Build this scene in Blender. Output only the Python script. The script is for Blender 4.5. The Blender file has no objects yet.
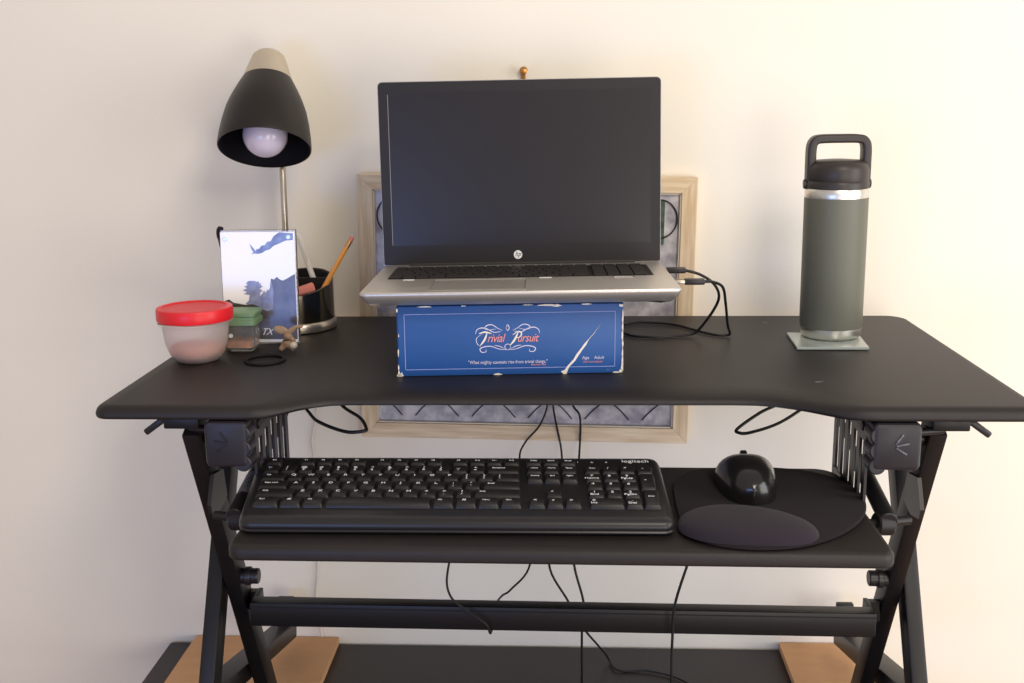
import bpy, bmesh, math, random
from mathutils import Vector, Matrix
random.seed(7)
ZD = 1.31                      # height of the raised desk top above the floor
R = math.radians
COL = bpy.context.scene.collection

# ------------------------------------------------------------------ materials
def mat(name, col, rough=.5, metal=0., spec=.5, var=0., scale=40., bump=0., bscale=300., stretch=(1, 1, 1),
        col2=None, trans=0., ior=1.45, coat=0., alpha=1., sheen=0., sss=0., detail=4):
    m = bpy.data.materials.new(name); m.use_nodes = True
    nt = m.node_tree; b = nt.nodes['Principled BSDF']
    b.inputs['Base Color'].default_value = (*col, 1)
    b.inputs['Roughness'].default_value = rough
    b.inputs['Metallic'].default_value = metal
    b.inputs['Specular IOR Level'].default_value = spec
    b.inputs['IOR'].default_value = ior
    b.inputs['Transmission Weight'].default_value = trans
    b.inputs['Coat Weight'].default_value = coat
    b.inputs['Coat Roughness'].default_value = .15
    b.inputs['Sheen Weight'].default_value = sheen
    b.inputs['Alpha'].default_value = alpha
    if sss:
        b.inputs['Subsurface Weight'].default_value = sss
        b.inputs['Subsurface Radius'].default_value = (.02, .015, .012)
    tc = nt.nodes.new('ShaderNodeTexCoord'); mp = nt.nodes.new('ShaderNodeMapping')
    mp.inputs['Scale'].default_value = stretch
    nt.links.new(tc.outputs['Object'], mp.inputs['Vector'])
    if var or col2:
        n = nt.nodes.new('ShaderNodeTexNoise'); n.inputs['Scale'].default_value = scale
        n.inputs['Detail'].default_value = detail
        nt.links.new(mp.outputs[0], n.inputs['Vector'])
        r = nt.nodes.new('ShaderNodeValToRGB')
        r.color_ramp.elements[0].position = .33; r.color_ramp.elements[1].position = .67
        a = [max(0, c * (1 - var)) for c in col]; z = [min(1, c * (1 + var)) for c in col]
        if col2: a, z = col, col2
        r.color_ramp.elements[0].color = (*a, 1); r.color_ramp.elements[1].color = (*z, 1)
        nt.links.new(n.outputs['Fac'], r.inputs[0]); nt.links.new(r.outputs[0], b.inputs['Base Color'])
    if bump:
        n2 = nt.nodes.new('ShaderNodeTexNoise'); n2.inputs['Scale'].default_value = bscale
        nt.links.new(mp.outputs[0], n2.inputs['Vector'])
        bp = nt.nodes.new('ShaderNodeBump'); bp.inputs['Strength'].default_value = bump
        bp.inputs['Distance'].default_value = .001
        nt.links.new(n2.outputs['Fac'], bp.inputs['Height']); nt.links.new(bp.outputs[0], b.inputs['Normal'])
    return m

def S(r, g, b):                # sRGB bytes to linear
    f = lambda v: (v / 255 / 12.92) if v <= 10 else (((v / 255 + .055) / 1.055) ** 2.4)
    return (f(r), f(g), f(b))

M = dict(
    wall=mat('wall_paint', S(239, 232, 219), .9, spec=.2, var=.012, scale=3, bump=.15, bscale=180),
    floor=mat('floor_wood', S(150, 110, 78), .5, var=.2, scale=6, stretch=(1, 14, 1)),
    desk=mat('black_laminate', S(33, 28, 27), .5, spec=.45, var=.06, scale=60, bump=.25, bscale=900),
    steel=mat('black_powder_coated_steel', S(23, 20, 21), .42, spec=.42, bump=.12, bscale=700),
    edge=mat('dark_plastic', S(36, 32, 33), .38, spec=.5),
    slate=mat('slate_plastic', S(33, 30, 36), .42, spec=.5, bump=.1, bscale=900),
    key=mat('key_plastic', S(29, 26, 27), .42, spec=.5, bump=.1, bscale=1500),
    kcase=mat('keyboard_case_plastic', S(31, 29, 31), .36, spec=.5),
    legend=mat('white_legend_ink', S(235, 235, 235), .6),
    silver=mat('silver_aluminium', S(205, 200, 194), .38, metal=.75, var=.02, scale=200),
    lapside=mat('brushed_silver_edge', S(190, 188, 190), .3, metal=.85),
    lapkey=mat('laptop_key_black', S(42, 38, 38), .5),
    bezel=mat('black_bezel', S(34, 30, 31), .45, spec=.4),
    screen=mat('black_matte_display', S(32, 28, 31), .3, spec=.5),
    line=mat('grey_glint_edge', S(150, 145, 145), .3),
    box=mat('blue_box_card', S(35, 82, 145), .45, var=.08, scale=9, bump=.2, bscale=60),
    boxtop=mat('blue_box_card_top', S(28, 70, 130), .5, var=.1, scale=12),
    white=mat('white_card_core', S(232, 222, 208), .85, var=.08, scale=300),
    salmon=mat('salmon_ink', S(238, 150, 140), .6),
    pale=mat('pale_ink', S(214, 206, 224), .6),
    lilac=mat('lilac_ink', S(150, 158, 210), .6),
    nickel=mat('brushed_nickel', S(190, 180, 165), .3, metal=.9, bump=.05),
    satin=mat('satin_nickel_cap', S(196, 184, 164), .42, metal=.55),
    shade=mat('black_enamel_shade', S(27, 20, 18), .42, spec=.5),
    shadein=mat('dark_shade_lining', S(22, 20, 26), .5),
    bulb=mat('frosted_bulb_glass', S(215, 205, 222), .18, spec=.6, coat=.3),
    cupm=mat('smoked_chrome', S(112, 104, 90), .13, metal=.95),
    cupin=mat('black_cup_plastic', S(20, 18, 18), .5),
    red=mat('red_plastic', S(226, 34, 44), .38, spec=.5, sss=.1),
    frost=mat('frosted_plastic', (.98, .91, .87), .34, trans=.82, spec=.5, ior=1.15),
    glassy=mat('clear_plastic', (.93, .95, .92), .05, trans=.93, ior=1.35),
    green=mat('green_plastic', S(128, 160, 118), .4, trans=.15),
    peach=mat('peach_crumbs', S(222, 150, 118), .8, var=.25, scale=90),
    acrylic=mat('clear_acrylic', (.97, .97, .99), .03, trans=.95, ior=1.45),
    sky=mat('print_white_with_glare', S(253, 252, 254), .25, coat=.3),  # white sky of the print, glare put into its colour
    limb=mat('print_blue_grey', S(92, 104, 150), .3, coat=.4, col2=S(140, 155, 205), scale=60),
    tree=mat('print_slate_blue_trees', S(120, 126, 165), .3, coat=.4, col2=S(150, 156, 190), scale=120),
    ground=mat('print_ground_and_reflection', S(70, 62, 66), .3, coat=.4, col2=S(104, 96, 100), scale=50),  # ground of the print with a grey reflection put into the colour
    hedge=mat('print_dark_hedge', S(46, 50, 42), .3, coat=.4, col2=S(88, 84, 70), scale=130),
    blackp=mat('black_rubber', S(24, 22, 24), .5),
    ring=mat('black_elastic', S(20, 17, 19), .75, bump=.4, bscale=1500),
    tan=mat('tan_rubber', S(150, 118, 88), .55, col2=S(176, 148, 118), scale=120),
    pearl=mat('pearl_bead', S(205, 192, 172), .15, coat=.6),
    pencil=mat('yellow_pencil_paint', S(226, 150, 62), .35, coat=.4),
    pinker=mat('pink_eraser_rubber', S(214, 130, 118), .8),
    ferr=mat('pencil_ferrule', S(210, 160, 110), .3, metal=.8),
    penw=mat('white_pen_plastic', S(222, 218, 212), .35),
    olive=mat('olive_powder_coat', S(99, 99, 86), .42, spec=.5, bump=.2, bscale=2500),
    ss=mat('stainless_steel', S(225, 222, 215), .34, metal=1.),
    cap=mat('black_cap_plastic', S(50, 44, 42), .42),
    coast=mat('pale_glass_coaster', S(176, 186, 180), .12, trans=.25, coat=.3),
    wood=mat('whitewashed_wood', S(212, 184, 148), .75, col2=S(242, 222, 192), scale=14, stretch=(1, 1, 8), bump=.3, bscale=60),
    woodh=mat('whitewashed_wood_rail', S(212, 184, 148), .75, col2=S(242, 222, 192), scale=14, stretch=(.7, 1, 9), bump=.3, bscale=60),
    woodv=mat('whitewashed_wood_stile', S(212, 184, 148), .75, col2=S(242, 222, 192), scale=14, stretch=(9, 1, .7), bump=.3, bscale=60),
    galv=mat('galvanised_sheet', S(146, 143, 154), .5, metal=.1, col2=S(214, 210, 214), scale=45, detail=8),
    wire=mat('black_wire', S(26, 23, 26), .5),
    dgreen=mat('dark_green_card', S(42, 62, 52), .5, col2=S(80, 104, 88), scale=120),
    cream=mat('cream_strip', S(226, 214, 196), .7),
    fabric=mat('black_jersey', S(34, 28, 31), .95, spec=.2, sheen=.04, bump=.5, bscale=2500),
    gel=mat('indigo_black_jersey', S(43, 36, 44), .9, spec=.25, sheen=.08, bump=.4, bscale=2500),
    mouse=mat('glossy_black_plastic', S(28, 26, 27), .2, spec=.6),
    card=mat('brown_cardboard', S(214, 166, 122), .85, var=.03, scale=20, stretch=(1, 3, 1), bump=.2, bscale=120),
    tabm=mat('black_brown_tabletop', S(38, 31, 31), .45, var=.08, scale=14, stretch=(1, 10, 1)),
    cable=mat('black_cable_rubber', S(22, 20, 21), .5),
    wcord=mat('white_cord', S(228, 220, 214), .55),
    brass=mat('brass_hook', S(190, 140, 84), .35, metal=.8),
    sticker=mat('grey_sticker', S(120, 118, 128), .5, col2=S(70, 68, 76), scale=300),
)

# ------------------------------------------------------------------ object helpers
def link(name, me, parent=None, loc=(0, 0, 0), rot=(0, 0, 0)):
    o = bpy.data.objects.new(name, me); COL.objects.link(o)
    if parent: o.parent = parent
    o.location = loc; o.rotation_euler = rot
    return o
def tag(o, label, cat, group=None):
    o['label'] = label; o['category'] = cat
    if group: o['group'] = group
    return o
def thing(name, label, cat, loc=(0, 0, 0), rot=(0, 0, 0), group=None):
    return tag(link(name, None, None, (loc[0], loc[1], loc[2] + ZD), rot), label, cat, group)
def ob(name, bm, m, parent=None, loc=(0, 0, 0), rot=(0, 0, 0), smooth=30):
    me = bpy.data.meshes.new(name)
    bmesh.ops.recalc_face_normals(bm, faces=bm.faces[:])
    bm.to_mesh(me); bm.free()
    for x in (m if isinstance(m, (list, tuple)) else [m]): me.materials.append(M[x])
    if smooth:
        me.shade_smooth()
        me.set_sharp_from_angle(angle=R(smooth))
    return link(name, me, parent, loc if parent else (loc[0], loc[1], loc[2] + ZD), rot)

def xf(bm, verts, mtx):
    if mtx is not None: bmesh.ops.transform(bm, matrix=mtx, verts=verts)
def box(bm, c, s, rot=None, bev=0., seg=2, mi=0):
    r = bmesh.ops.create_cube(bm, size=1)
    vs = r['verts']
    bmesh.ops.scale(bm, vec=s, verts=vs)
    fs = list({f for v in vs for f in v.link_faces})
    if bev:
        g = bmesh.ops.bevel(bm, geom=list({e for v in vs for e in v.link_edges}), offset=bev, segments=seg, profile=.5, affect='EDGES')
        vs = list({v for v in bm.verts if v in set(g['verts'])} | {v for v in vs if v.is_valid})
        fs = list({f for v in vs for f in v.link_faces})
    m = Matrix.Translation(c)
    if rot: m = m @ Matrix.Rotation(rot[2], 4, 'Z') @ Matrix.Rotation(rot[1], 4, 'Y') @ Matrix.Rotation(rot[0], 4, 'X')
    xf(bm, vs, m)
    for f in fs: f.material_index = mi
    return vs
def loops(bm, rings, closed=True, caps=(True, True)):
    """rings: lists of points, bridged in turn"""
    V = [[bm.verts.new(p) for p in r] for r in rings]
    n = len(V[0])
    for a, b in zip(V, V[1:]):
        for i in range(n if closed else n - 1):
            j = (i + 1) % n
            try: bm.faces.new((a[i], a[j], b[j], b[i]))
            except ValueError: pass
    if caps[0]: bm.faces.new(list(reversed(V[0])))
    if caps[1]: bm.faces.new(V[-1])
    return V
def lathe(bm, prof, seg=40, mtx=None, caps=(True, True)):
    rings = []
    for r, z in prof:
        rings.append([(r * math.cos(2 * math.pi * i / seg), r * math.sin(2 * math.pi * i / seg), z) for i in range(seg)])
    V = loops(bm, rings, True, caps)
    xf(bm, [v for r in V for v in r], mtx)
def catmull(pts, n=8):
    P = [Vector(p) for p in pts]
    P = [P[0] * 2 - P[1]] + P + [P[-1] * 2 - P[-2]]
    out = []
    for i in range(1, len(P) - 2):
        for k in range(n):
            t = k / n
            a, b, c, d = P[i - 1], P[i], P[i + 1], P[i + 2]
            out.append(.5 * ((2 * b) + (c - a) * t + (2 * a - 5 * b + 4 * c - d) * t * t + (3 * b - a - 3 * c + d) * t ** 3))
    out.append(P[-2]); return out
def sweep(bm, pts, rad, seg=10, closed=False, smooth=0, shape=None, up=None):
    """tube along pts; shape = list of 2D points instead of a circle, rad may be a list"""
    P = catmull(pts, smooth) if smooth else [Vector(p) for p in pts]
    n = len(P)
    sh = shape or [(math.cos(2 * math.pi * i / seg), math.sin(2 * math.pi * i / seg)) for i in range(seg)]
    rings = []; prev = None
    for i, p in enumerate(P):
        if closed: t = P[(i + 1) % n] - P[i - 1]
        else: t = P[min(i + 1, n - 1)] - P[max(i - 1, 0)]
        t.normalize()
        if up: a = Vector(up) - t * t.dot(Vector(up))
        elif prev is None:
            a = Vector((0, 0, 1)) if abs(t.z) < .9 else Vector((1, 0, 0)); a = a - t * t.dot(a)
        else: a = prev - t * t.dot(prev)
        a.normalize(); prev = a; b = t.cross(a)
        r = rad[int(i * len(rad) / n)] if isinstance(rad, (list, tuple)) else rad
        rings.append([p + (a * x + b * y) * r for x, y in sh])
    if closed: rings.append(rings[0])
    if closed:
        V = [[bm.verts.new(q) for q in r] for r in rings[:-1]]; V.append(V[0]); m = len(sh)
        for a_, b_ in zip(V, V[1:]):
            for i in range(m): bm.faces.new((a_[i], a_[(i + 1) % m], b_[(i + 1) % m], b_[i]))
    else: loops(bm, rings)
def cyl(bm, a, b, r, seg=20, r2=None):
    a, b = Vector(a), Vector(b); d = b - a; L = d.length
    m = Matrix.Translation(a) @ d.to_track_quat('Z', 'Y').to_matrix().to_4x4()
    e = min(r, L) * .12; r2 = r if r2 is None else r2
    lathe(bm, [(r - e, 0), (r, e), (r2, L - e), (r2 - e, L)], seg, m)
def rrect(x0, x1, y0, y1, r, n=6):
    out = []
    rr = r if isinstance(r, (list, tuple)) else (r,) * 4
    for (cx, cy, a0, q) in ((x1, y0, -90, rr[0]), (x1, y1, 0, rr[1]), (x0, y1, 90, rr[2]), (x0, y0, 180, rr[3])):
        sx = 1 if cx == x1 else -1; sy = 1 if cy == y1 else -1
        for k in range(n + 1):
            a = R(a0 + 90 * k / n)
            out.append((cx - sx * q + q * math.cos(a), cy - sy * q + q * math.sin(a)))
    return out
def normals2(o):
    n = len(o); N = []
    for i in range(n):
        a, b, c = Vector(o[i - 1]), Vector(o[i]), Vector(o[(i + 1) % n])
        d1 = (b - a); d2 = (c - b)
        if d1.length: d1.normalize()
        if d2.length: d2.normalize()
        t = d1 + d2
        if t.length < 1e-6: t = d2
        t.normalize(); N.append(Vector((-t.y, t.x)))   # inward for a counter-clockwise outline
    return N
def slab(bm, o, prof, wide=None, mtx=None):
    """o: counter-clockwise outline; prof: [(inset, z), ...]; wide: per-point factor of the inset"""
    N = normals2(o); rings = []
    for ins, z in prof:
        rings.append([(p[0] + N[i].x * ins * (wide[i] if wide else 1), p[1] + N[i].y * ins * (wide[i] if wide else 1), z) for i, p in enumerate(o)])
    V = loops(bm, rings)
    xf(bm, [v for r in V for v in r], mtx)
def rounded(z0, z1, rb, rt, n=4):
    pr = [(rb * (1 - math.sin(R(90 * k / n))), z0 + rb * (1 - math.cos(R(90 * k / n)))) for k in range(n + 1)]
    pr += [(rt * (1 - math.cos(R(90 * k / n))), z1 - rt * (1 - math.sin(R(90 * k / n)))) for k in range(n + 1)]
    return pr
_tc = {}
def text(s, size, shear=0., sx=1., depth=.0001, space=1.):
    """a mesh of lettering in the XY plane, centred"""
    k = (s, size, shear, sx, space)
    if k not in _tc:
        c = bpy.data.curves.new('lettering', 'FONT'); c.body = s; c.size = size; c.shear = shear
        c.align_x = 'CENTER'; c.align_y = 'CENTER'; c.extrude = depth; c.resolution_u = 3; c.space_character = space
        t = bpy.data.objects.new('lettering', c); COL.objects.link(t)
        bpy.context.view_layer.update()
        dg = bpy.context.evaluated_depsgraph_get()
        me = bpy.data.meshes.new_from_object(t.evaluated_get(dg))
        bpy.data.objects.remove(t); bpy.data.curves.remove(c)
        if sx != 1: me.transform(Matrix.Diagonal((sx, 1, 1, 1)))
        _tc[k] = me
    return _tc[k]
def lettering(name, s, size, m, parent, loc, rot=(0, 0, 0), **kw):
    me = text(s, size, **kw).copy(); me.materials.clear(); me.materials.append(M[m])
    return link(name, me, parent, loc, rot)
def B(): return bmesh.new()
def struct(o): o['kind'] = 'structure'; return o

# ------------------------------------------------------------------ the room
WY = .55
b = B(); box(b, (0, WY + .06, .14), (6, .12, 2.9)); struct(ob('wall_back', b, 'wall', smooth=0))
b = B(); box(b, (0, -1.1, -ZD - .05), (6, 3.5, .1)); struct(ob('floor', b, 'floor', smooth=0))
b = B(); box(b, (0, WY - .008, -ZD + .05), (6, .016, .1), bev=.004); struct(ob('baseboard_back', b, 'cream', smooth=0))

# ------------------------------------------------------------------ the black table below and the cardboard on it
TZ = -.565
t = thing('side_table', 'long black-brown table against the wall under the raised desk', 'table', (-.07, .20, -ZD))
b = B(); slab(b, rrect(-.578, .572, -.38, .345, .004, 2), rounded(.705, .745, .002, .002, 2)); ob('tabletop', b, 'tabm', t)
for sx in (-.54, .535):
    for sy in (-.34, .30):
        b = B(); box(b, (sx, sy, .3525), (.05, .05, .705), bev=.002); ob('leg', b, 'tabm', t)
def cardboard(x0, x1, label):
    o = rrect(x0, x1, .365, .547, .002, 1)
    b = B(); slab(b, o, [(0, 0), (0, .005), (.0015, .005), (.0015, .0055), (0, .0055), (0, .011)])
    c = ob('cardboard_sheet', b, 'card', None, (0, 0, TZ + .0005), smooth=0); tag(c, label, 'cardboard', 'cardboard sheets on the table'); return c
cardboard(-.604, -.362, 'brown cardboard sheet lying on the table behind the left desk foot')
cardboard(.365, .500, 'brown cardboard sheet lying on the table behind the right desk foot')

# ------------------------------------------------------------------ sit-stand desk converter
D = thing('standing_desk_converter', 'black standing desk converter with curved front and keyboard tray on crossed legs', 'desk')
# desktop outline, counter-clockwise from front left
F0 = -.002
front = [(-.330, F0), (-.312, F0 + .004), (-.296, F0 + .018), (-.281, F0 + .034), (-.265, F0 + .046), (-.249, F0 + .054), (-.228, .0545), (-.17, .0555), (-.10, .056), (0, .0565), (.10, .057),
         (.205, .0575), (.228, .056), (.248, .051), (.265, .042), (.282, .030), (.299, .016), (.316, F0 + .006), (.334, F0 + .001), (.35, F0)]
wide = []
corner = rrect(-.5035, .5235, F0, .518, (.02, .035, .035, .02), 8)
right_front, rest = corner[:9], corner[9:]
outline = [(x, y) for x, y in front] + right_front + rest
wide = [1 + 2.2 * max(0, min(1, (y - F0) / .06)) for x, y in front] + [1] * len(corner)
b = B()
pr = [(.003, -.015), (.001, -.0145), (0, -.0125), (0, -.010), (.0015, -.006), (.004, -.003), (.007, -.001), (.011, 0)]
slab(b, outline, pr, wide)
ob('desktop', b, 'desk', D, smooth=50)
for x, y, q in ((.3069, .1099, .0035), (.3055, .4527, .004), (.312, .113, .0016)):
    b = B(); cyl(b, (x, y, -.0002), (x, y, .00035), q, 14); ob('scuff_mark', b, 'sticker', D)
# legs: square tube 20 x 36, in the side planes
def leg(x0, x1, p, q, w=.036):
    b = B(); p, q = Vector((0, *p)), Vector((0, *q)); d = (q - p); L = d.length; c = (p + q) / 2
    ang = math.atan2(-d.y, d.z)
    xm = (x0 + x1) / 2
    box(b, (xm, c.y, c.z), (abs(x1 - x0), w, L), rot=(ang, 0, 0), bev=.0025)
    return b
for s, xo in ((-1, -.415), (1, .435)):
    ix = xo - s * .020
    ob('leg', leg(xo, ix, (.0435 if s < 0 else .055, -.035), (.298 if s < 0 else .3145, -.556), .033), 'steel', D)                        # front top to rear foot
    ob('leg', leg(xo + s * .002, xo + s * .022, (.286 if s < 0 else .310, -.030), (.005 if s < 0 else .030, -.556), .033), 'steel', D)  # rear top to front foot
    b = B(); box(b, (xo + s * .012, .10, -.560), (.046, .50, .009), bev=.003); ob('foot_rail', b, 'steel', D)
    # stabiliser link down to the rear
    b = B(); p = Vector((0, .10, -.41)); q = Vector((0, .50, -.516)); d = q - p
    box(b, (xo + s * .022, .30, -.463), (.034, d.length, .026), rot=(math.atan2(d.z, d.y), 0, 0), bev=.003); ob('stabiliser_link', b, 'steel', D)
    b = B(); box(b, (xo + s * .022, .505, -.49), (.026, .012, .055), bev=.002); ob('rear_bracket', b, 'steel', D)
    # pivots
    b = B(); yb = .152 if s < 0 else .163; cyl(b, (ix + s * .002, yb, -.266), (ix - s * .022, yb, -.266), .010); cyl(b, (ix - s * .005, yb, -.266), (ix - s * .012, yb, -.266), .012); ob('pivot_bolt', b, 'edge', D)
    b = B(); cyl(b, (ix + s * .002, .062, -.052), (ix - s * .02, .062, -.052), .008); ob('pivot_bolt', b, 'edge', D)
    b = B(); box(b, (xo - s * .004, .065, -.024), (.040, .09, .016), bev=.002); ob('top_bracket', b, 'steel', D)
    # slotted side plate that carries the keyboard tray
    X = -.330 if s < 0 else .343
    b = B(); y0, y1 = .022, .165
    box(b, (X, (y0 + y1) / 2, -.0235), (.003, y1 - y0, .020)); box(b, (X, (y0 + y1) / 2, -.127), (.003, y1 - y0, .022))
    n = 5; wbar = (y1 - y0) / (n * 2 + 1) * .95; gap = ((y1 - y0) - wbar * (n + 1)) / n
    for k in range(n + 1):
        box(b, (X, y0 + wbar / 2 + k * (wbar + gap), -.075), (.003, wbar, .085))
        if k < n:
            zt = -.0335 - .006 * (n - k) * .4
            box(b, (X, y0 + wbar + gap / 2 + k * (wbar + gap), (zt - .033) / 2), (.003, gap, abs(zt + .033) + .001))
    box(b, (X - s * .008, .09, -.0185), (.018, .14, .003))
    pl = ob('side_plate', b, 'edge', D, smooth=0)
    for yy in (.035, .085):
        b = B(); cyl(b, (X + s * .0015, yy, -.030), (X - s * .004, yy, -.030), .0055, 6); ob('screw', b, 'blackp', pl)
    # gas spring
    gx = X + s * .020
    b = B(); cyl(b, (gx, .006, -.124), (gx, .13, -.1005), .0095); cyl(b, (gx, .12, -.1025), (gx, .26, -.070), .0045)
    cyl(b, (gx, -.004, -.126), (gx, .012, -.123), .0105)
    gs = ob('gas_spring', b, 'blackp', D)
    b = B(); cyl(b, (gx - s * .024, .000, -.130), (gx + s * .030, .020, -.133), .0050); cyl(b, (gx - s * .012, .002, -.1305), (gx + s * .006, .006, -.132), .0125)
    ob('spring_joint', b, 'blackp', D)
    if s < 0:
        b = B(); sweep(b, [(gx, .035, -.1185), (gx, .080, -.110)], 1, shape=[(.0098 * math.cos(R(a)), .0098 * math.sin(R(a))) for a in range(0, 360, 20)])
        ob('sticker', b, 'sticker', gs)
    b = B(); loops(b, [[(xo + s * dx, y, z) for y, z in ((.060, -.098), (.096, -.104), (.104, -.140), (.075, -.148), (.046, -.142), (.042, -.130))] for dx in (-.0195, -.0240)])
    jb = ob('joint_bracket', b, 'edge', D, smooth=0)
    # release handle box with rayed ridges, in front of the plate
    hx = -.3545 if s < 0 else .3675
    hw = .047 if s < 0 else .051
    b = B()
    o = rrect(-hw / 2, hw / 2, -.026, .026, (.006, .006, .006, .006), 5)
    inner = [p for p in o]
    slab(b, o, [(0, -.014), (0, .012), (.0015, .0145), (.004, .0155)])
    hp = ob('release_handle', b, 'slate', D, (hx, .012, -.0425), (R(90), 0, 0))
    b = B()
    for k in range(3): cyl(b, (-s * (hw / 2 - .006), .014 - .017 * k - .002, -.013), (-s * (hw / 2 - .006), .014 - .017 * k - .002, .0145), .0092)
    ob('finger_grip', b, 'slate', hp)
    for a in (55, 12, -32):
        b = B(); r0, r1 = .003, .0165
        cx = s * -.004
        ca, sa = math.cos(R(a)), math.sin(R(a))
        box(b, (cx + s * ca * (r0 + r1) / 2, sa * (r0 + r1) / 2 + .001, .0158), (r1 - r0, .0018, .0022), rot=(0, 0, R(a) if s > 0 else R(180 - a)), bev=.0004)
        ob('ridge', b, 'blackp' if s < 0 else 'sticker', hp)
    b = B(); cyl(b, (hx + s * hw / 2, .03, -.036), (xo - s * .006, .04, -.036), .0045); ob('handle_rod', b, 'edge', D)
    # outer lever
    b = B(); lx = xo - s * .004
    box(b, (lx + s * .030, .03, -.0285), (.034, .010, .0075), rot=(0, s * R(36), 0), bev=.002)
    box(b, (lx + s * .012, .03, -.0195), (.030, .018, .006), bev=.001)
    ob('lever', b, 'edge', D)
# crossbar between the rear-going legs
b = B(); box(b, (.010, .152, -.3135), (.785, .022, .032), bev=.002); box(b, (.010, .1415, -.3030), (.785, .002, .0015)); [box(b, (x, .170, -.3135), (.006, .040, .030), bev=.001) for x in (-.3805, .4005)]; [box(b, (x, .186, -.3135), (.020, .010, .026)) for x in (-.3885, .4085)]; cb = ob('crossbar', b, 'steel', D, (0, 0, -.0035), (0, R(.42), 0))
# cable loops of the release handles
b = B(); sweep(b, [(-.360, .10, -.030), (-.335, .2434, -.060), (-.315, .215, -.066), (-.2916, .1698, -.067), (-.2496, .1277, -.067), (-.2258, .1239, -.065), (-.226, .138, -.065), (-.2391, .1704, -.062), (-.2731, .2153, -.055), (-.300, .28, -.03), (-.305, .32, -.017)], .0022, 8, smooth=6); ob('release_cable', b, 'cable', D)
b = B(); sweep(b, [(.375, .10, -.030), (.345, .2434, -.050), (.330, .2392, -.060), (.2775, .1712, -.067), (.2345, .1291, -.067), (.2203, .1259, -.066), (.222, .140, -.065), (.2577, .1973, -.062), (.300, .2453, -.055), (.315, .30, -.03), (.32, .34, -.017)], .0020, 8, smooth=6); ob('release_cable', b, 'cable', D)
# keyboard tray
KZ = -.116
b = B(); slab(b, rrect(-.3275, .343, -.114, .150, (.016, .03, .03, .016), 8), rounded(KZ - .016, KZ, .003, .007)); ob('keyboard_tray', b, 'desk', D, (0, .002, 0), (0, R(.25), 0), smooth=50)

# ------------------------------------------------------------------ full-size keyboard
KB = thing('computer_keyboard', 'black full-size keyboard with white legends on the tray, left of the mouse', 'keyboard', (-.0968, -.0790, KZ + .0010), (R(7.5), R(.15), R(.7)))
TAP = lambda x, y: x * (1.008 + .02 * y / .155) - .010 * y / .155
o = [(TAP(x, y), y) for x, y in rrect(-.225, .225, 0, .155, (.014, .014, .014, .014), 6)]
b = B(); slab(b, o, [(.004, 0), (.0008, .002), (0, .004), (.0012, .0055), (.0005, .007), (.001, .011), (.004, .0152), (.009, .0165), (.013, .0168)]); ob('case', b, 'kcase', KB, smooth=50)
for x in (-.17, .17):
    b = B(); box(b, (x, .135, -.0085), (.022, .012, .020), rot=(R(-7.5), 0, 0), bev=.001); ob('tilt_foot', b, 'blackp', KB)
U = .0188; X0 = -.2125; Y0 = .026
GZ = .0165
def keycap(name, u0, v0, w, h, label=None, sz=.0042, dx=0, dy=0, label2=None):
    W = w * U - .0012; H = h * U - .0016
    cx = X0 + (u0 + w / 2) * U; cy = Y0 + v0 * U + h * U / 2
    cx = TAP(cx, cy)
    b = B(); rr = []
    for ins, z, sh in ((0, 0, 0), (.0004, .0025, .0001), (.0017, .0050, .0006), (.0024, .0053, .0006)):
        rr.append([(x, y + sh, z) for x, y in rrect(-W / 2 + ins, W / 2 - ins, -H / 2 + ins, H / 2 - ins, .0018, 3)])
    loops(b, rr)
    k = ob(name, b, 'key', KB, (cx, cy, GZ), smooth=35)
    if label:
        n = len(label); sx = 1.25 if n < 3 else 1.05
        lx = (-W / 2 + .0045 + (n * sz * .28 if n > 2 else 0)) if w > 1.3 or n > 2 else -.0022
        if w <= 1.05 and n > 2: lx = 0
        lettering('legend', label, sz, 'legend', k, (lx + dx, .0024 + dy, .0055), sx=sx)
        if label2: lettering('legend', label2, sz * .9, 'legend', k, (lx + dx, -.0030 + dy, .0055), sx=sx)
    return k
# rows from the front: bottom 0 ... numbers 4, function 5.25
def row(v, u, items, h=1., sz=.0056):
    for it in items:
        if isinstance(it, (int, float)): u += it; continue
        lab, w = it[0], it[1] if len(it) > 1 else 1
        l2 = it[2] if len(it) > 2 else None
        keycap('space_bar' if lab == ' ' else 'key', u, v, w, h, lab.strip() or None, sz if len(lab) < 3 else sz * .60, label2=l2); u += w
row(0, 0, [('Ctrl', 1.5), ('#', 1.25), ('Alt', 1.25), (' ', 6), ('Alt', 1.25), ('#', 1.25), ('Menu', 1.25), ('Ctrl', 1.25)])
row(1, 0, [('Shift', 2.25)] + [(c,) for c in 'ZXCVBNM'] + [('<', 1, ','), ('>', 1, '.'), ('?', 1, '/'), ('Shift', 2.75)])
row(2, 0, [('Caps Lock', 1.75)] + [(c,) for c in 'ASDFGHJKL'] + [(':', 1, ';'), ('"', 1, "'"), ('Enter', 2.25)])
row(3, 0, [('Tab', 1.5)] + [(c,) for c in 'QWERTYUIOP'] + [('{', 1, '['), ('}', 1, ']'), ('|', 1.5, '\\')])
row(4, 0, [('~', 1, '`')] + [(s, 1, n) for s, n in zip('!@#$%^&*()', '1234567890')] + [('_', 1, '-'), ('+', 1, '='), ('Backspace', 2)])
row(5.12, 0, [('Esc', 1), 1, ('F1 ',), ('F2 ',), ('F3 ',), ('F4 ',), .5, ('F5 ',), ('F6 ',), ('F7 ',), ('F8 ',), .5, ('F9 ',), ('F10',), ('F11',), ('F12',)], h=.72)
NV = 15.3
row(5.12, NV, [('PrtSc', 1), ('ScrLk', 1), ('Pause', 1)], h=.72)
row(4, NV, [('Insert', 1), ('Home', 1), ('PgUp', 1)]); row(3, NV, [('Delete', 1), ('End', 1), ('PgDn', 1)])
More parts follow.
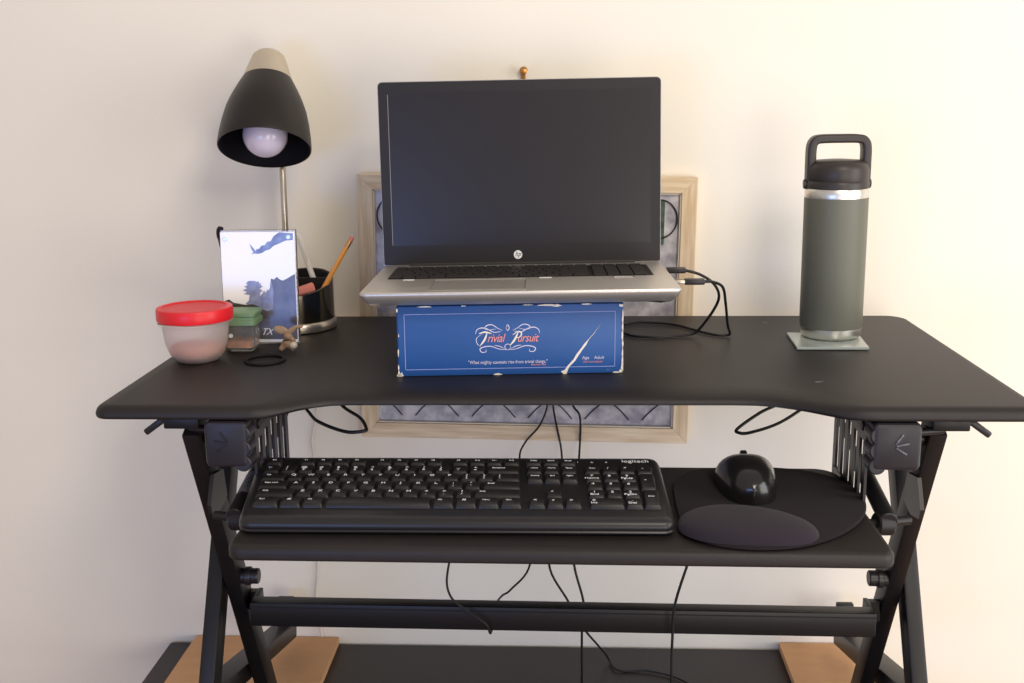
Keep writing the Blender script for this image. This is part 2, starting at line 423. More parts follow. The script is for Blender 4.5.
row(1, NV + 1, [('^',)]); row(0, NV, [('<',), ('v',), ('>',)])
NP = 18.65
row(4, NP, [('Num', 1), ('/',), ('*',), ('-',)]); row(3, NP, [('7', 1, 'Home'), ('8',), ('9', 1, 'PgUp')]); row(2, NP, [('4',), ('5',), ('6',)])
row(1, NP, [('1', 1, 'End'), ('2',), ('3', 1, 'PgDn')]); row(0, NP, [('0', 2, 'Ins'), ('.', 1, 'Del')])
keycap('key', NP + 3, 2, 1, 2, '+'); keycap('key', NP + 3, 0, 1, 2, 'Enter', .0030)
lettering('brand_lettering', 'logitech', .0098, 'legend', KB, (.193, .1405, .0170), sx=1.0)
for k, s_ in enumerate(('1', 'A', '=')): lettering('indicator_mark', s_, .0035, 'legend', KB, (.128 + .016 * k, .1375, .0170), sx=1.3)

# ------------------------------------------------------------------ mouse pad with gel rest, mouse
MZ = KZ
P = thing('mouse_pad', 'black fabric mouse pad with raised gel wrist rest, right of the keyboard', 'mouse pad', (.23, .02, MZ + .0005))
pts = [(.1365, -.030), (.1365, -.055), (.147, -.083), (.176, -.103), (.215, -.1085), (.255, -.0985), (.291, -.074), (.320, -.040), (.339, -.002), (.3465, .038), (.342, .075), (.327, .105),
       (.300, .126), (.265, .1365), (.225, .1385), (.185, .132), (.155, .113), (.141, .08), (.137, .03)]
pp = [(p.x - .23, p.y - .02) for p in catmull([Vector((x, y, 0)) for x, y in pts + [pts[0]]], 4)[:-1]]
b = B(); slab(b, pp, [(0, 0), (0, .002), (.0008, .003), (.002, .0032)]); ob('pad', b, 'fabric', P, smooth=50)
# wrist rest: an egg-shaped cushion
b = B(); rings = []; n = 48
for k in range(10):
    a = R(90 * k / 9); s_ = math.cos(a) ** .7 if k < 9 else .02; z = .0025 + .0165 * math.sin(a) ** .8
    ring = []
    for i in range(n):
        th = 2 * math.pi * i / n
        ex = .0705 * math.copysign(abs(math.cos(th)) ** .9, math.cos(th)); ey = .047 * math.copysign(abs(math.sin(th)) ** .95, math.sin(th)) * (1 - .10 * math.cos(th))
        x = -.0275 + ex * s_; y = -.079 + ey * s_ * .98 - .12 * ex * s_ - .006 * (math.cos(th)) ** 2
        ring.append((x, y, z))
    rings.append(ring)
loops(b, rings); ob('wrist_rest', b, 'gel', P, smooth=80)
MO = thing('computer_mouse', 'glossy black two-button mouse on the pad behind the wrist rest', 'mouse', (.2215, .0600, MZ + .0040), (0, 0, R(-1)))
def mouse_mesh(y0=-1., y1=1., gap=None):
    b = B(); rings = []; N = 22
    for i in range(N + 1):
        t = -1 + 2 * i / N
        y = t * .0545
        w = .0335 * (1 - abs(t) ** 3.6) ** .42 * (.98 + .17 * t - .06 * t * t) if abs(t) < 1 else .0008
        h = .039 * max(0, 1 - abs(t + .12) ** 2.4) ** .55 if abs(t + .12) < 1 else .004
        h = max(h, .010 if abs(t) < .99 else .006)
        rings.append([(w * math.copysign(abs(math.cos(R(a))) ** .75, math.cos(R(a))), y, h * math.sin(R(a)) ** .8 if a not in (0, 180) else 0) for a in range(0, 181, 12)] )
    V = [[b.verts.new(p) for p in r] for r in rings]
    for p, q in zip(V, V[1:]):
        for i in range(len(p) - 1): b.faces.new((p[i], p[i + 1], q[i + 1], q[i]))
        b.faces.new((p[-1], p[0], q[0], q[-1]))
    b.faces.new(V[0]); b.faces.new(V[-1])
    return b
ob('body', mouse_mesh(), 'mouse', MO, smooth=80)
b = B(); cyl(b, (-.0035, .034, .0235), (.0035, .034, .0235), .0105, 24); ob('scroll_wheel', b, 'blackp', MO)
b = B(); sweep(b, [(0, .004, .0372), (0, .018, .0340), (0, .030, .0285), (0, .040, .0225), (0, .048, .0150)], .0006, 6, smooth=4); ob('button_seam', b, 'blackp', MO)

# ------------------------------------------------------------------ board game box
G = thing('board_game_box', 'worn blue board game box lying under the laptop', 'box', (-.0492, .1424, 0), (0, 0, .0796))
BW, BD, BH = .2694, .262, .0850
b = B(); slab(b, rrect(-BW / 2, BW / 2, 0, BD, .0025, 3), rounded(.0005, BH, .0006, .0012, 2)); ob('lid', b, 'box', G)
def face(name, polys, m, y=-.0004, th=.0003, parent=None):
    b = B()
    for p in polys: loops(b, [[(x, y, z) for x, z in p], [(x, y + th, z) for x, z in p]])
    return ob(name, b, m, parent or G, smooth=0)
def strip(pts, w):
    L, Rr = [], []
    for i, (x, z) in enumerate(pts):
        a = pts[max(i - 1, 0)]; c = pts[min(i + 1, len(pts) - 1)]
        dx, dz = c[0] - a[0], c[1] - a[1]; l = math.hypot(dx, dz) or 1
        ww = w[i] if isinstance(w, (list, tuple)) else w
        L.append((x - dz / l * ww / 2, z + dx / l * ww / 2)); Rr.append((x + dz / l * ww / 2, z - dx / l * ww / 2))
    return [[L[i], L[i + 1], Rr[i + 1], Rr[i]] for i in range(len(pts) - 1)]
x0, x1, z0, z1 = -.1255, .1245, .0085, .0755
face('printed_border', [q for e in ([(x0, z0), (x1, z0)], [(x1, z0), (x1, z1)], [(x1, z1), (x0, z1)], [(x0, z1), (x0, z0)]) for q in strip(e, .0007)], 'lilac')
def curve2(pts, w, n=6):
    c = catmull([Vector((x, 0, z)) for x, z in pts], n); N = len(c)
    return strip([(p.x, p.z) for p in c], [w * (.35 + .65 * math.sin(math.pi * i / (N - 1))) for i in range(N)])
LX, LZ = -.0035, .0445
sw = []
for s in (-1, 1):
    f = lambda P: [(LX + s * x, LZ + z) for x, z in P]
    sw += curve2(f([(.006, .010), (.012, .013), (.018, .017), (.024, .0165), (.027, .013), (.022, .011), (.014, .012)]), .0011)
    sw += curve2(f([(.008, .009), (.016, .008), (.024, .012), (.031, .0135), (.0365, .011), (.038, .006)]), .0012)
    sw += curve2(f([(0, -.0135), (.010, -.0125), (.020, -.009), (.028, -.0095), (.033, -.012), (.031, -.016), (.026, -.0155), (.026, -.0125)]), .0011)
    sw += curve2(f([(.004, -.012), (.010, -.009), (.016, -.008)]), .0009)
sw += curve2([(LX - .030, LZ + .006), (LX - .037, LZ + .001), (LX - .036, LZ - .006), (LX - .032, LZ - .009)], .0008)
sw += curve2([(LX - .002, LZ + .013), (LX, LZ + .017), (LX + .002, LZ + .013), (LX, LZ + .010), (LX - .002, LZ + .013)], .001)
sw += curve2([(LX + .0035 * math.cos(R(a)), LZ - .010 + .0035 * math.sin(R(a))) for a in range(0, 361, 45)], .0009)
face('printed_scrollwork', sw, 'pale', -.0005)
lettering('printed_title', 'rivial', .0145, 'salmon', G, (LX - .0145, -.0006, LZ + .0005), (R(90), 0, 0), shear=.35, sx=.78, space=.95)
lettering('printed_title', 'ursuit', .0145, 'salmon', G, (LX + .0235, -.0006, LZ + .0005), (R(90), 0, 0), shear=.35, sx=.78, space=.95)
tp = curve2([(LX - .034, LZ + .0065), (LX - .027, LZ + .0085), (LX - .019, LZ + .0065)], .0020) + curve2([(LX - .0245, LZ + .0070), (LX - .0275, LZ - .001), (LX - .0325, LZ - .0075)], .0024)
tp += curve2([(LX + .0125, LZ + .0075), (LX + .0085, LZ - .001), (LX + .003, LZ - .0080)], .0024) + curve2([(LX + .006, LZ + .0045), (LX + .0125, LZ + .0085), (LX + .0165, LZ + .0065), (LX + .0145, LZ + .002), (LX + .0095, LZ + .0005)], .0016)
face('printed_initials', tp, 'white', -.0007)
lettering('printed_slogan', '"What mighty contests rise from trivial things."', .0060, 'pale', G, (-.0035, -.0005, .0160), (R(90), 0, 0), sx=.83)
lettering('printed_credit', 'Alexander Pope', .0028, 'salmon', G, (.033, -.0005, .0122), (R(90), 0, 0))
lettering('printed_age', 'Age    Adult', .0054, 'pale', G, (.0985, -.0005, .0195), (R(90), 0, 0))
lettering('printed_players', '2 or more players', .0032, 'salmon', G, (.0985, -.0005, .0146), (R(90), 0, 0))
face('torn_cover', strip([(.0625, .0005), (.066, .004), (.0685, .009), (.076, .017), (.0795, .023), (.0845, .030), (.089, .036), (.093, .042)], [.008, .0038, .0024, .0027, .0030, .0024, .0026, .0006])
     + strip([(.093, .042), (.100, .050), (.107, .060)], [.0006, .0004, .0001]), 'white', -.0006)
# worn patches at corners and rims
random.seed(3); wr = []
def blotch(cx, cz, rx, rz, n=9): return [(cx + rx * math.cos(2 * math.pi * i / n) * random.uniform(.5, 1.1), cz + rz * math.sin(2 * math.pi * i / n) * random.uniform(.5, 1.1)) for i in range(n)]
for cx, cz, rx, rz in [(-.1335, .004, .0012, .004), (-.1305, .0035, .0012, .0022), (-.1338, .012, .0007, .003), (-.1335, .030, .0006, .004), (-.1335, .0805, .0010, .003), (-.1325, .0505, .0004, .002),
                       (.1333, .008, .0013, .006), (.1318, .0025, .0022, .0022), (.1336, .025, .0008, .006), (.1334, .046, .0009, .008), (.1336, .068, .0008, .007), (.1320, .0825, .0022, .0016), (.1336, .016, .0010, .005), (.1337, .036, .0009, .006), (.1335, .057, .0009, .006), (-.1325, .0020, .0035, .0018), (.127, .001, .004, .0008),
                       (.045, .0842, .010, .0010), (.055, .0836, .005, .0015), (-.016, .001, .0040, .0013), (-.055, .0848, .003, .0006), (-.10, .0846, .008, .0006), (.09, .0848, .007, .0006), (.02, .0849, .006, .0005)]:
    wr.append(blotch(cx, cz, rx * 1.35, rz * 1.35))
for p in wr: face('worn_patch', [[(x, max(z, .0004)) for x, z in p]], 'white', -.0008)
lettering('printed_code', 'No. 7', .0022, 'lilac', G, (.117, -.0005, .0045), (R(90), 0, 0))

# ------------------------------------------------------------------ laptop
L = thing('laptop', 'open silver laptop with a dark blank screen standing on the blue box', 'laptop', (-.0355, .0965, .0915), (0, 0, 0))
L.rotation_euler = (Matrix.Rotation(.0282, 4, 'Z') @ Matrix.Rotation(R(-.5), 4, 'Y') @ Matrix.Rotation(R(-.75), 4, 'X')).to_euler()
LW, LD = .369, .247
b = B(); slab(b, rrect(-LW / 2, LW / 2, 0, LD, (.010, .010, .010, .010), 6), [(.022, 0), (.012, .0025), (.003, .0095), (0, .0145), (0, .0165), (.001, .0180), (.0022, .0184)]); ob('base', b, 'silver', L, smooth=35)
for x in (-.13, .10):
    for y in (.055, .22):
        b = B(); cyl(b, (x, y, -.003), (x, y, .001), .006); ob('rubber_foot', b, 'blackp', L)
DT = .0184
b = B(); slab(b, rrect(-.104, .006, .012, .090, .002, 3), [(0, DT - .0003), (0, DT + .0003)]); tp_ = ob('touchpad', b, 'silver', L, smooth=0)
b = B()
for e in (((-.104, .012), (-.104, .090)), ((-.104, .090), (.006, .090)), ((.006, .090), (.006, .012))):
    sweep(b, [(*e[0], DT + .0003), (*e[1], DT + .0003)], .0005, 6)
ob('touchpad_rim', b, 'lapside', tp_)
b = B(); slab(b, rrect(-.165, .163, .105, .203, .003, 3), [(0, DT - .0002), (0, DT + .0002)]); ob('keyboard_well', b, 'bezel', L, smooth=0)
lr = [(1.0, 15 * [1]), (1, [1] * 13 + [2]), (1, [1.5] + [1] * 12 + [1.5]), (1, [1.75] + [1] * 11 + [2.25]), (1, [2.25] + [1] * 10 + [2.75]), (1, [1, 1, 1, 1.25, 5.5, 1, 1, 1, 1, 1.25])]
lu = .0166; y = .201
for r_, (h, ws) in enumerate(lr):
    hh = .0115 if r_ == 0 else .0166
    y -= hh; x = -.164
    for w in ws + [.25, 1, 1, 1, 1][0:]:
        if w == .25: x += .004; continue
        b = B(); ww = w * lu
        box(b, (x + ww / 2, y + hh / 2, DT + .0012), (ww - .0018, hh - .0022, .0018), bev=.0004, seg=1)
        ob('key', b, 'lapkey', L, smooth=0); x += ww
# stickers on the palm rest
b = B(); box(b, (-.137, .096, DT + .0004), (.013, .007, .0004)); ob('white_sticker', b, 'legend', L, smooth=0)
b = B(); box(b, (.030, .098, DT + .0004), (.015, .006, .0004)); ob('white_sticker', b, 'legend', L, smooth=0)
b = B(); slab(b, rrect(.112, .138, .088, .099, .002, 3), [(0, DT - .0002), (0, DT + .0005), (.0012, .0187), (.0014, DT - .0001)]); ob('fingerprint_reader', b, 'lapside', L, smooth=0)
# lid
SH, ST = .240, R(1.8)
SC = link('screen_lid', None, L, (0, .226, DT + .001), (-ST, 0, 0))
bpy.data.objects.remove(SC)
b = B(); slab(b, rrect(-LW / 2, LW / 2, 0, SH, (.002, .006, .006, .002), 5), [(.001, -.0055), (0, -.0045), (0, -.0005), (.0006, 0)])
SC = ob('screen_lid', b, 'lapside', L, (0, .226, DT + .0005), (R(90) - ST, 0, 0))
b = B(); slab(b, rrect(-LW / 2 + .0008, LW / 2 - .0008, .001, SH - .0008, (.002, .0055, .0055, .002), 5), [(0, -.0005), (0, .0008), (.0005, .0011)]); ob('bezel', b, 'bezel', SC)
b = B(); slab(b, rrect(-.171, .171, .0265, .0265 + .199, .0008, 2), [(0, .0004), (0, .0013)]); ob('display', b, 'screen', SC, smooth=0)
b = B(); box(b, (-.1713, .0265 + .099, .0013), (.0006, .196, .0005)); ob('display_edge_glint', b, 'line', SC, smooth=0)  # pale grey strip, a glint along the display put into colour
b = B(); cyl(b, (-.005, .0125, .0006), (-.005, .0125, .0015), .0057, 32); lg = ob('round_logo', b, 'legend', SC)
lettering('logo_lettering', 'hp', .0095, 'bezel', lg, (-.005, .0132, .00155), shear=.35, sx=.85)
b = B(); cyl(b, (-.150, .228, DT + .0015), (.150, .228, DT + .0015), .0035); ob('hinge', b, 'lapkey', L)

# ------------------------------------------------------------------ laptop cables
def cord(name, pts, r, m, label, cat, group=None, sm=8):
    b = B(); P0 = Vector(pts[0]); sweep(b, [Vector(p) - P0 for p in pts], r, 8, smooth=sm)
    return tag(ob(name, b, m, None, tuple(P0)), label, cat, group)
def plug_cord(pos, d, pts, label, m='cable'):
    t = thing('usb_cable', label, 'cable', pos, group='cables plugged into the laptop')
    P0 = Vector(pos)
    b = B(); sweep(b, [Vector(p) - P0 for p in pts], .0019, 8, smooth=8); ob('wire', b, m, t)
    b = B(); box(b, Vector(d) * .010, (.026, .011, .0075), bev=.002); ob('plug_body', b, 'edge', t)
    b = B(); box(b, Vector(d) * -.008, (.012, .010, .0045), bev=.0005); ob('metal_tip', b, 'nickel', t)
    return t
plug_cord((.168, .245, .0955), (1, 0, 0), [(.190, .2455, .0955), (.202, .250, .094), (.218, .275, .083), (.228, .315, .055), (.236, .345, .020), (.2405, .352, .006), (.236, .356, .0028), (.224, .3566, .0026), (.2034, .3824, .0026), (.1698, .432, .0026), (.1257, .447, .0026), (.110, .44, .0026), (.10, .43, .0026)],
          'black cable from the front laptop plug, its outer loop dropping square onto the desk')
plug_cord((.150, .300, .1015), (1, 0, 0), [(.172, .300, .1015), (.192, .300, .0955), (.210, .302, .083), (.219, .315, .064), (.214, .330, .042), (.198, .350, .012), (.187, .355, .0040), (.165, .352, .0026), (.140, .3425, .0026), (.110, .352, .0026), (.0975, .37, .0026)],
          'black cable from the rear laptop plug, its inner loop curving low behind the blue box')

# ------------------------------------------------------------------ water bottle on coaster
CO = [(.3177, .3731), (.4193, .3595), (.4062, .2731), (.3129, .2731)]
b = B(); ring = lambda z: [(x - .365, y - .32, z) for x, y in reversed(CO)]
slab(b, [(-.0482, -.0455), (.0440, -.0465), (.0510, .0375), (-.0440, .0470)], [(.0008, 0), (0, .0005), (0, .0030), (.0008, .0036)])
tag(ob('coaster', b, 'coast', None, (.3640, .3195, .0008), smooth=0), 'pale square glass coaster under the steel bottle', 'coaster')
W = thing('water_bottle', 'tall olive green insulated bottle with black loop handle lid', 'bottle', (.3735, .3430, .0046), (0, R(-.3), 0))
b = B(); lathe(b, [(.0405, .0145), (.0412, .016), (.0412, .185), (.0410, .187)], 64); ob('body', b, 'olive', W, smooth=40)
b = B(); lathe(b, [(.034, 0), (.0375, .0012), (.0392, .0045), (.0398, .0100), (.0405, .0135), (.0405, .0150)], 64); ob('base_ring', b, 'ss', W, smooth=60)
b = B(); lathe(b, [(.0405, .1865), (.0408, .188), (.0408, .1985), (.0400, .1995)], 64); ob('neck_ring', b, 'ss', W, smooth=60)
b = B(); lathe(b, [(.0400, .1992), (.0412, .2002), (.0412, .2062), (.0404, .2080), (.0400, .2088), (.0404, .2096), (.0402, .2240), (.0385, .2295), (.0350, .2330), (.0310, .2350), (.012, .2365)], 64); cp = ob('cap', b, 'cap', W, smooth=40)
hz = [(-.0355, .0, .2080), (-.0355, 0, .235), (-.0352, 0, .2510), (-.0325, 0, .2590), (-.0250, 0, .2625), (0, 0, .2630), (.0250, 0, .2625), (.0325, 0, .2590), (.0352, 0, .2510), (.0355, 0, .235), (.0355, 0, .2080)]
b = B(); sweep(b, hz, 1, shape=[(x, y) for x, y in rrect(-.011, .011, -.0056, .0056, .003, 3)], smooth=5, up=(0, 1, 0)); ob('handle', b, 'cap', W, smooth=50)
for sx in (-1, 1):
    b = B(); cyl(b, (sx * .036, 0, .2045), (sx * .0435, 0, .2045), .0065); ob('handle_lug', b, 'cap', cp)

# ------------------------------------------------------------------ organiser lamp
LA = thing('desk_lamp', 'black bell-shaped desk lamp rising from a round chrome pencil cup', 'lamp', (-.376, .425, 0))
b = B(); lathe(b, [(.055, .0005), (.0588, .002), (.0592, .006), (.0588, .0135), (.0570, .0150), (.050, .0152)], 56); ob('base', b, 'nickel', LA, smooth=50)
seg = 64; rt = lambda a: .0655 + .014 * math.sin(a + .35)
b = B(); R0 = .0562; rings = []
A = [2 * math.pi * i / seg for i in range(seg)]
rings.append([(R0 * math.cos(a), R0 * math.sin(a), .015) for a in A]); rings.append([(R0 * math.cos(a), R0 * math.sin(a), rt(a)) for a in A])
rings.append([((R0 - .0012) * math.cos(a), (R0 - .0012) * math.sin(a), rt(a) + .0006) for a in A])
rings.append([((R0 - .0025) * math.cos(a), (R0 - .0025) * math.sin(a), rt(a)) for a in A]); rings.append([((R0 - .0025) * math.cos(a), (R0 - .0025) * math.sin(a), .017) for a in A])
V = loops(b, rings); b.faces.ensure_lookup_table()
cu = ob('pencil_cup', b, 'cupm', LA, smooth=40)
b = B(); rings = []
for rr_, f in ((R0 - .0027, 1), (R0 - .0042, 1)):
    pass
rings = [[((R0 - .0027) * math.cos(a), (R0 - .0027) * math.sin(a), .0175) for a in A], [((R0 - .0027) * math.cos(a), (R0 - .0027) * math.sin(a), rt(a) - .0008) for a in A],
         [((R0 - .0045) * math.cos(a), (R0 - .0045) * math.sin(a), rt(a) - .0008) for a in A], [((R0 - .0045) * math.cos(a), (R0 - .0045) * math.sin(a), .0195) for a in A]]
loops(b, rings); ob('cup_lining', b, 'cupin', cu, smooth=40)
b = B(); box(b, (.008, .0, .0465), (.084, .002, .054)); ob('divider', b, 'cupin', cu, smooth=0)
PX, PY = -.0205, .043
b = B(); cyl(b, (PX, PY, .016), (PX + .002, PY + .002, .300), .0046, 24); ob('pole', b, 'nickel', LA, smooth=50)
SHR = (R(-28), R(-2.0), 0)
SL = Vector((-.4010, .400, .2590)) - Vector((-.376, .425, 0))
prof = [(.0640, 0), (.0643, .003), (.0630, .018), (.0600, .037), (.0560, .055), (.0505, .071), (.0430, .088), (.0350, .104)]
b = B(); lathe(b, [(r - .0016, z + .0005) for r, z in reversed(prof)] + prof, 64, caps=(False, False)); sh = ob('lamp_shade', b, 'shade', LA, tuple(SL), SHR, smooth=60)
b = B(); lathe(b, [(r - .0022, z + .0012) for r, z in prof[:-1]] + [(.028, .101), (.002, .1015)], 64, caps=(False, True)); ob('shade_lining', b, 'shadein', sh, smooth=60)
b = B(); lathe(b, [(.0348, .1015), (.0344, .1045), (.0315, .115), (.0265, .130), (.0225, .141), (.018, .1455), (.002, .1465)], 48); ob('shade_cap', b, 'satin', sh, smooth=50)
b = B(); lathe(b, [(.010, .1455), (.0105, .149), (.008, .152), (.002, .1525)], 32); ob('switch_knob', b, 'penw', sh, smooth=50)
pf = [(.0135, .066), (.0155, .058), (.0225, .045)]
for k in range(11):
    a = R(35 - 125 * k / 10); pf.append((.0310 * math.cos(a) if k < 10 else .0005, .020 + .0310 * math.sin(a)))
b = B(); lathe(b, pf, 40); bu = ob('light_bulb', b, 'bulb', sh, smooth=60)
b = B(); lathe(b, [(.017, .063), (.017, .099), (.002, .0995)], 32); ob('socket', b, 'shadein', sh, smooth=50)
b = B(); sweep(b, [(PX + .002, PY + .002, .292), (PX + .002, PY + .010, .310), (PX + .000, PY + .014, .335), (PX - .002, PY + .006, .350)], .0046, 12, smooth=5); ob('neck', b, 'nickel', LA)

# pencils and pen standing in the cup
def stick(name, a, c, label, cat):
    a, c = Vector(a), Vector(c); d = c - a
    q = d.to_track_quat('Z', 'Y').to_euler()
    return thing(name, label, cat, tuple(a), tuple(q)), d.length
t, Ln = stick('pencil', (-.352, .395, .021), (-.2880, .425, .1325), 'yellow pencil with its eraser end up, leaning right in the cup', 'pencil')
b = B(); lathe(b, [(.0008, 0), (.0036, .014), (.0036, Ln - .018)], 6); ob('body', b, 'pencil', t, smooth=0)
b = B(); lathe(b, [(.0038, Ln - .018), (.0038, Ln - .007)], 16); ob('ferrule', b, 'ferr', t)
b = B(); lathe(b, [(.0034, Ln - .007), (.0034, Ln - .0015), (.0025, Ln)], 16); ob('eraser', b, 'pinker', t)
t, Ln = stick('pen', (-.336, .440, .021), (-.3660, .420, .1370), 'white pen leaning left in the cup beside the pencil', 'pen')
b = B(); lathe(b, [(.001, 0), (.0035, .012), (.0040, .03), (.0040, Ln - .004), (.0032, Ln)], 20); ob('barrel', b, 'penw', t, smooth=50)
b = B(); box(b, (.0050, 0, Ln - .022), (.0016, .003, .036), bev=.0005); ob('clip', b, 'penw', t)
t, Ln = stick('eraser', (-.373, .388, .055), (-.340, .396, .0655), 'pink eraser lying slanted in the front of the pencil cup', 'eraser')
b = B(); slab(b, rrect(-.0075, .0075, -.006, .006, .003, 3), [(.002, 0), (0, .002), (0, Ln - .002), (.002, Ln)]); eo = ob('body', b, 'pinker', t, smooth=60)

# ------------------------------------------------------------------ acrylic photo block
F = thing('photo_frame', 'clear acrylic photo block showing white sky above dark trees', 'photo frame', (-.3955, .3100, .0005), (R(-3), 0, R(1)))
b = B(); box(b, (0, .0045, .078), (.102, .009, .154), bev=.0008); ob('acrylic_block', b, 'acrylic', F, smooth=0)
def pane(name, poly, m, y, th=.0002):
    b = B(); loops(b, [[(x, y, z) for x, z in poly], [(x, y + th, z) for x, z in poly]]); return ob(name, b, m, F, smooth=0)
pw, ph = .050, .152
pane('photo_print', [(-pw, .003), (pw, .003), (pw, ph), (-pw, ph)], 'sky', -.0004)
sx = lambda u: -.050 + .100 * u
sz = lambda v: .004 + .1475 * (1 - v)
# u,v in the picture: 0..1 from top left
pane('printed_limb', [(sx(u), sz(v)) for u, v in [(.98, .01), (.80, .00), (.72, .035), (.68, .08), (.63, .085), (.60, .115), (.55, .12), (.52, .15), (.485, .15), (.47, .17), (.44, .14), (.39, .10), (.42, .16), (.44, .175), (.41, .20), (.45, .19), (.50, .195), (.56, .185), (.60, .165), (.66, .155), (.72, .12), (.80, .10), (.88, .075), (.98, .07)]], 'limb', -.0008)
pane('printed_ground_and_reflection', [(sx(u), sz(v)) for u, v in [(.01, .98), (.99, .98), (.99, .38), (.93, .40), (.88, .42), (.82, .44), (.78, .43), (.74, .405), (.70, .43), (.66, .42), (.645, .48), (.635, .62), (.60, .66), (.55, .63), (.50, .68), (.40, .66), (.30, .66), (.2, .665), (.1, .65), (.01, .66)]], 'ground', -.0006)  # ground, with the reflection at lower right drawn into its shape
pane('printed_trees', [(sx(u), sz(v)) for u, v in [(.66, .43), (.645, .50), (.625, .53), (.605, .52), (.585, .55), (.56, .53), (.53, .56), (.50, .58), (.51, .545), (.545, .535), (.52, .52), (.50, .515), (.545, .49), (.515, .48), (.525, .465), (.50, .465), (.49, .445), (.47, .45), (.44, .44), (.36, .44), (.32, .46), (.34, .48), (.29, .49), (.33, .51), (.27, .525), (.33, .545), (.28, .56), (.36, .57), (.35, .62), (.30, .65), (.5, .70), (.6, .72), (.67, .70), (.69, .55)]], 'tree', -.0009)
pane('printed_hedge', [(sx(u), sz(v)) for u, v in [(.01, .625), (.08, .61), (.14, .64), (.22, .65), (.30, .66), (.40, .655), (.48, .675), (.52, .72), (.54, .80), (.40, .82), (.20, .83), (.01, .83)]], 'hedge', -.0010)
lettering('printed_lettering', 'TX', .013, 'sky', F, (.007, -.0012, .0170), (R(90), 0, 0), shear=.5, sx=.9)
for x, z in ((-.043, .143), (.042, .145)):
    b = B(); cyl(b, (x, -.0012, z), (x, -.0026, z), .0028, 16); ob('corner_magnet', b, 'ss', F)
b = B(); sweep(b, [(-.049, .010, .118), (-.0525, .009, .135), (-.0535, .004, .150), (-.0505, .000, .157), (-.046, -.002, .1565)], [.0012, .0022, .0028, .0030, .0026], 10, smooth=6); tag(ob('hair_clip', b, 'blackp', None, (-.3955, .3100, .0005), (R(-3), 0, R(1))), 'small black curved clip hooked on the top left corner of the photo block', 'clip')

# ------------------------------------------------------------------ containers
C1 = thing('food_container', 'frosted round food container with screw-on red lid', 'container', (-.4535, .2170, 0))
bp = [(.022, .0006), (.0265, .002), (.0335, .010), (.0385, .024), (.0405, .040), (.0415, .0500)]
b = B(); lathe(b, bp + [(.0460, .0502), (.0468, .0515), (.0468, .0530), (.0455, .0538), (.0410, .0538)] + [(r - .0014, z + .001) for r, z in reversed(bp[1:])] + [(.001, .0022)], 64); ob('body', b, 'frost', C1, smooth=50)
b = B(); lathe(b, [(.0445, .0540), (.0470, .0545), (.0476, .0560), (.0476, .0675), (.0466, .0700), (.0440, .0707), (.0405, .0707), (.0395, .0692), (.020, .0689), (.001, .0689)], 72)
ob('lid', b, 'red', C1, smooth=45)
b = B(); random.seed(5)
lathe(b, [(.021, .0040), (.0275, .007), (.0335, .014), (.0350, .019), (.028, .0225), (.012, .0245), (.001, .0250)], 32)
for v in b.verts: v.co += Vector((random.uniform(-1, 1), random.uniform(-1, 1), random.uniform(-1, 1))) * .0008
ob('food', b, 'peach', C1, smooth=0)
C2 = thing('glass_jar', 'small clear jar with a sage green lid tucked between red-lidded tub and photo', 'jar', (-.4135, .2800, 0))
o = rrect(-.0205, .0205, -.0205, .0205, .009, 5)
b = B(); slab(b, o, [(.003, .0006), (.0005, .003), (0, .006), (0, .037), (.0022, .037), (.0022, .006), (.006, .0040)]); ob('body', b, 'glassy', C2, smooth=50)
o2 = rrect(-.0250, .0250, -.0230, .0230, .008, 5)
b = B(); slab(b, o2, [(.001, .0360), (0, .0370), (0, .0430), (.0022, .0440), (.0022, .0470), (.0008, .0485), (.0008, .0525), (.003, .0540)]); ob('lid', b, 'green', C2, smooth=40)
b = B(); slab(b, rrect(-.0175, .0175, -.0175, .0175, .007, 4), [(.002, .0045), (0, .006), (0, .0125), (.003, .0150)]); ob('food', b, 'peach', C2, smooth=30)
b = B(); cyl(b, (-.0085, -.0205, .0230), (-.0085, -.0218, .0230), .0028, 16); ob('white_sticker', b, 'legend', C2)

# ------------------------------------------------------------------ hair tie and small figure
b = B(); sweep(b, [(.0240 * math.cos(2 * math.pi * i / 40) * (1 + .03 * math.sin(3 * i)), .0255 * math.sin(2 * math.pi * i / 40), .0022) for i in range(40)], .0022, 10, closed=True)
tag(ob('hair_tie', b, 'ring', None, (-.3655, .2115, 0.0001), smooth=80), 'black elastic hair tie lying flat in front of the photo block', 'hair tie')
FG = thing('toy_figure', 'small tan toy figure with two floppy ears beside the photo block', 'toy', (-.3490, .2650, 0))
FG.scale = (1.12, 1.12, 1.1)
def blob(bm, c, s, rot=(0, 0, 0), seg=16):
    r = bmesh.ops.create_uvsphere(bm, u_segments=seg, v_segments=seg // 2 + 2, radius=1)
    m = Matrix.Translation(c) @ Matrix.Rotation(rot[2], 4, 'Z') @ Matrix.Rotation(rot[1], 4, 'Y') @ Matrix.Rotation(rot[0], 4, 'X') @ Matrix.Diagonal((*s, 1))
    bmesh.ops.transform(bm, matrix=m, verts=r['verts'])
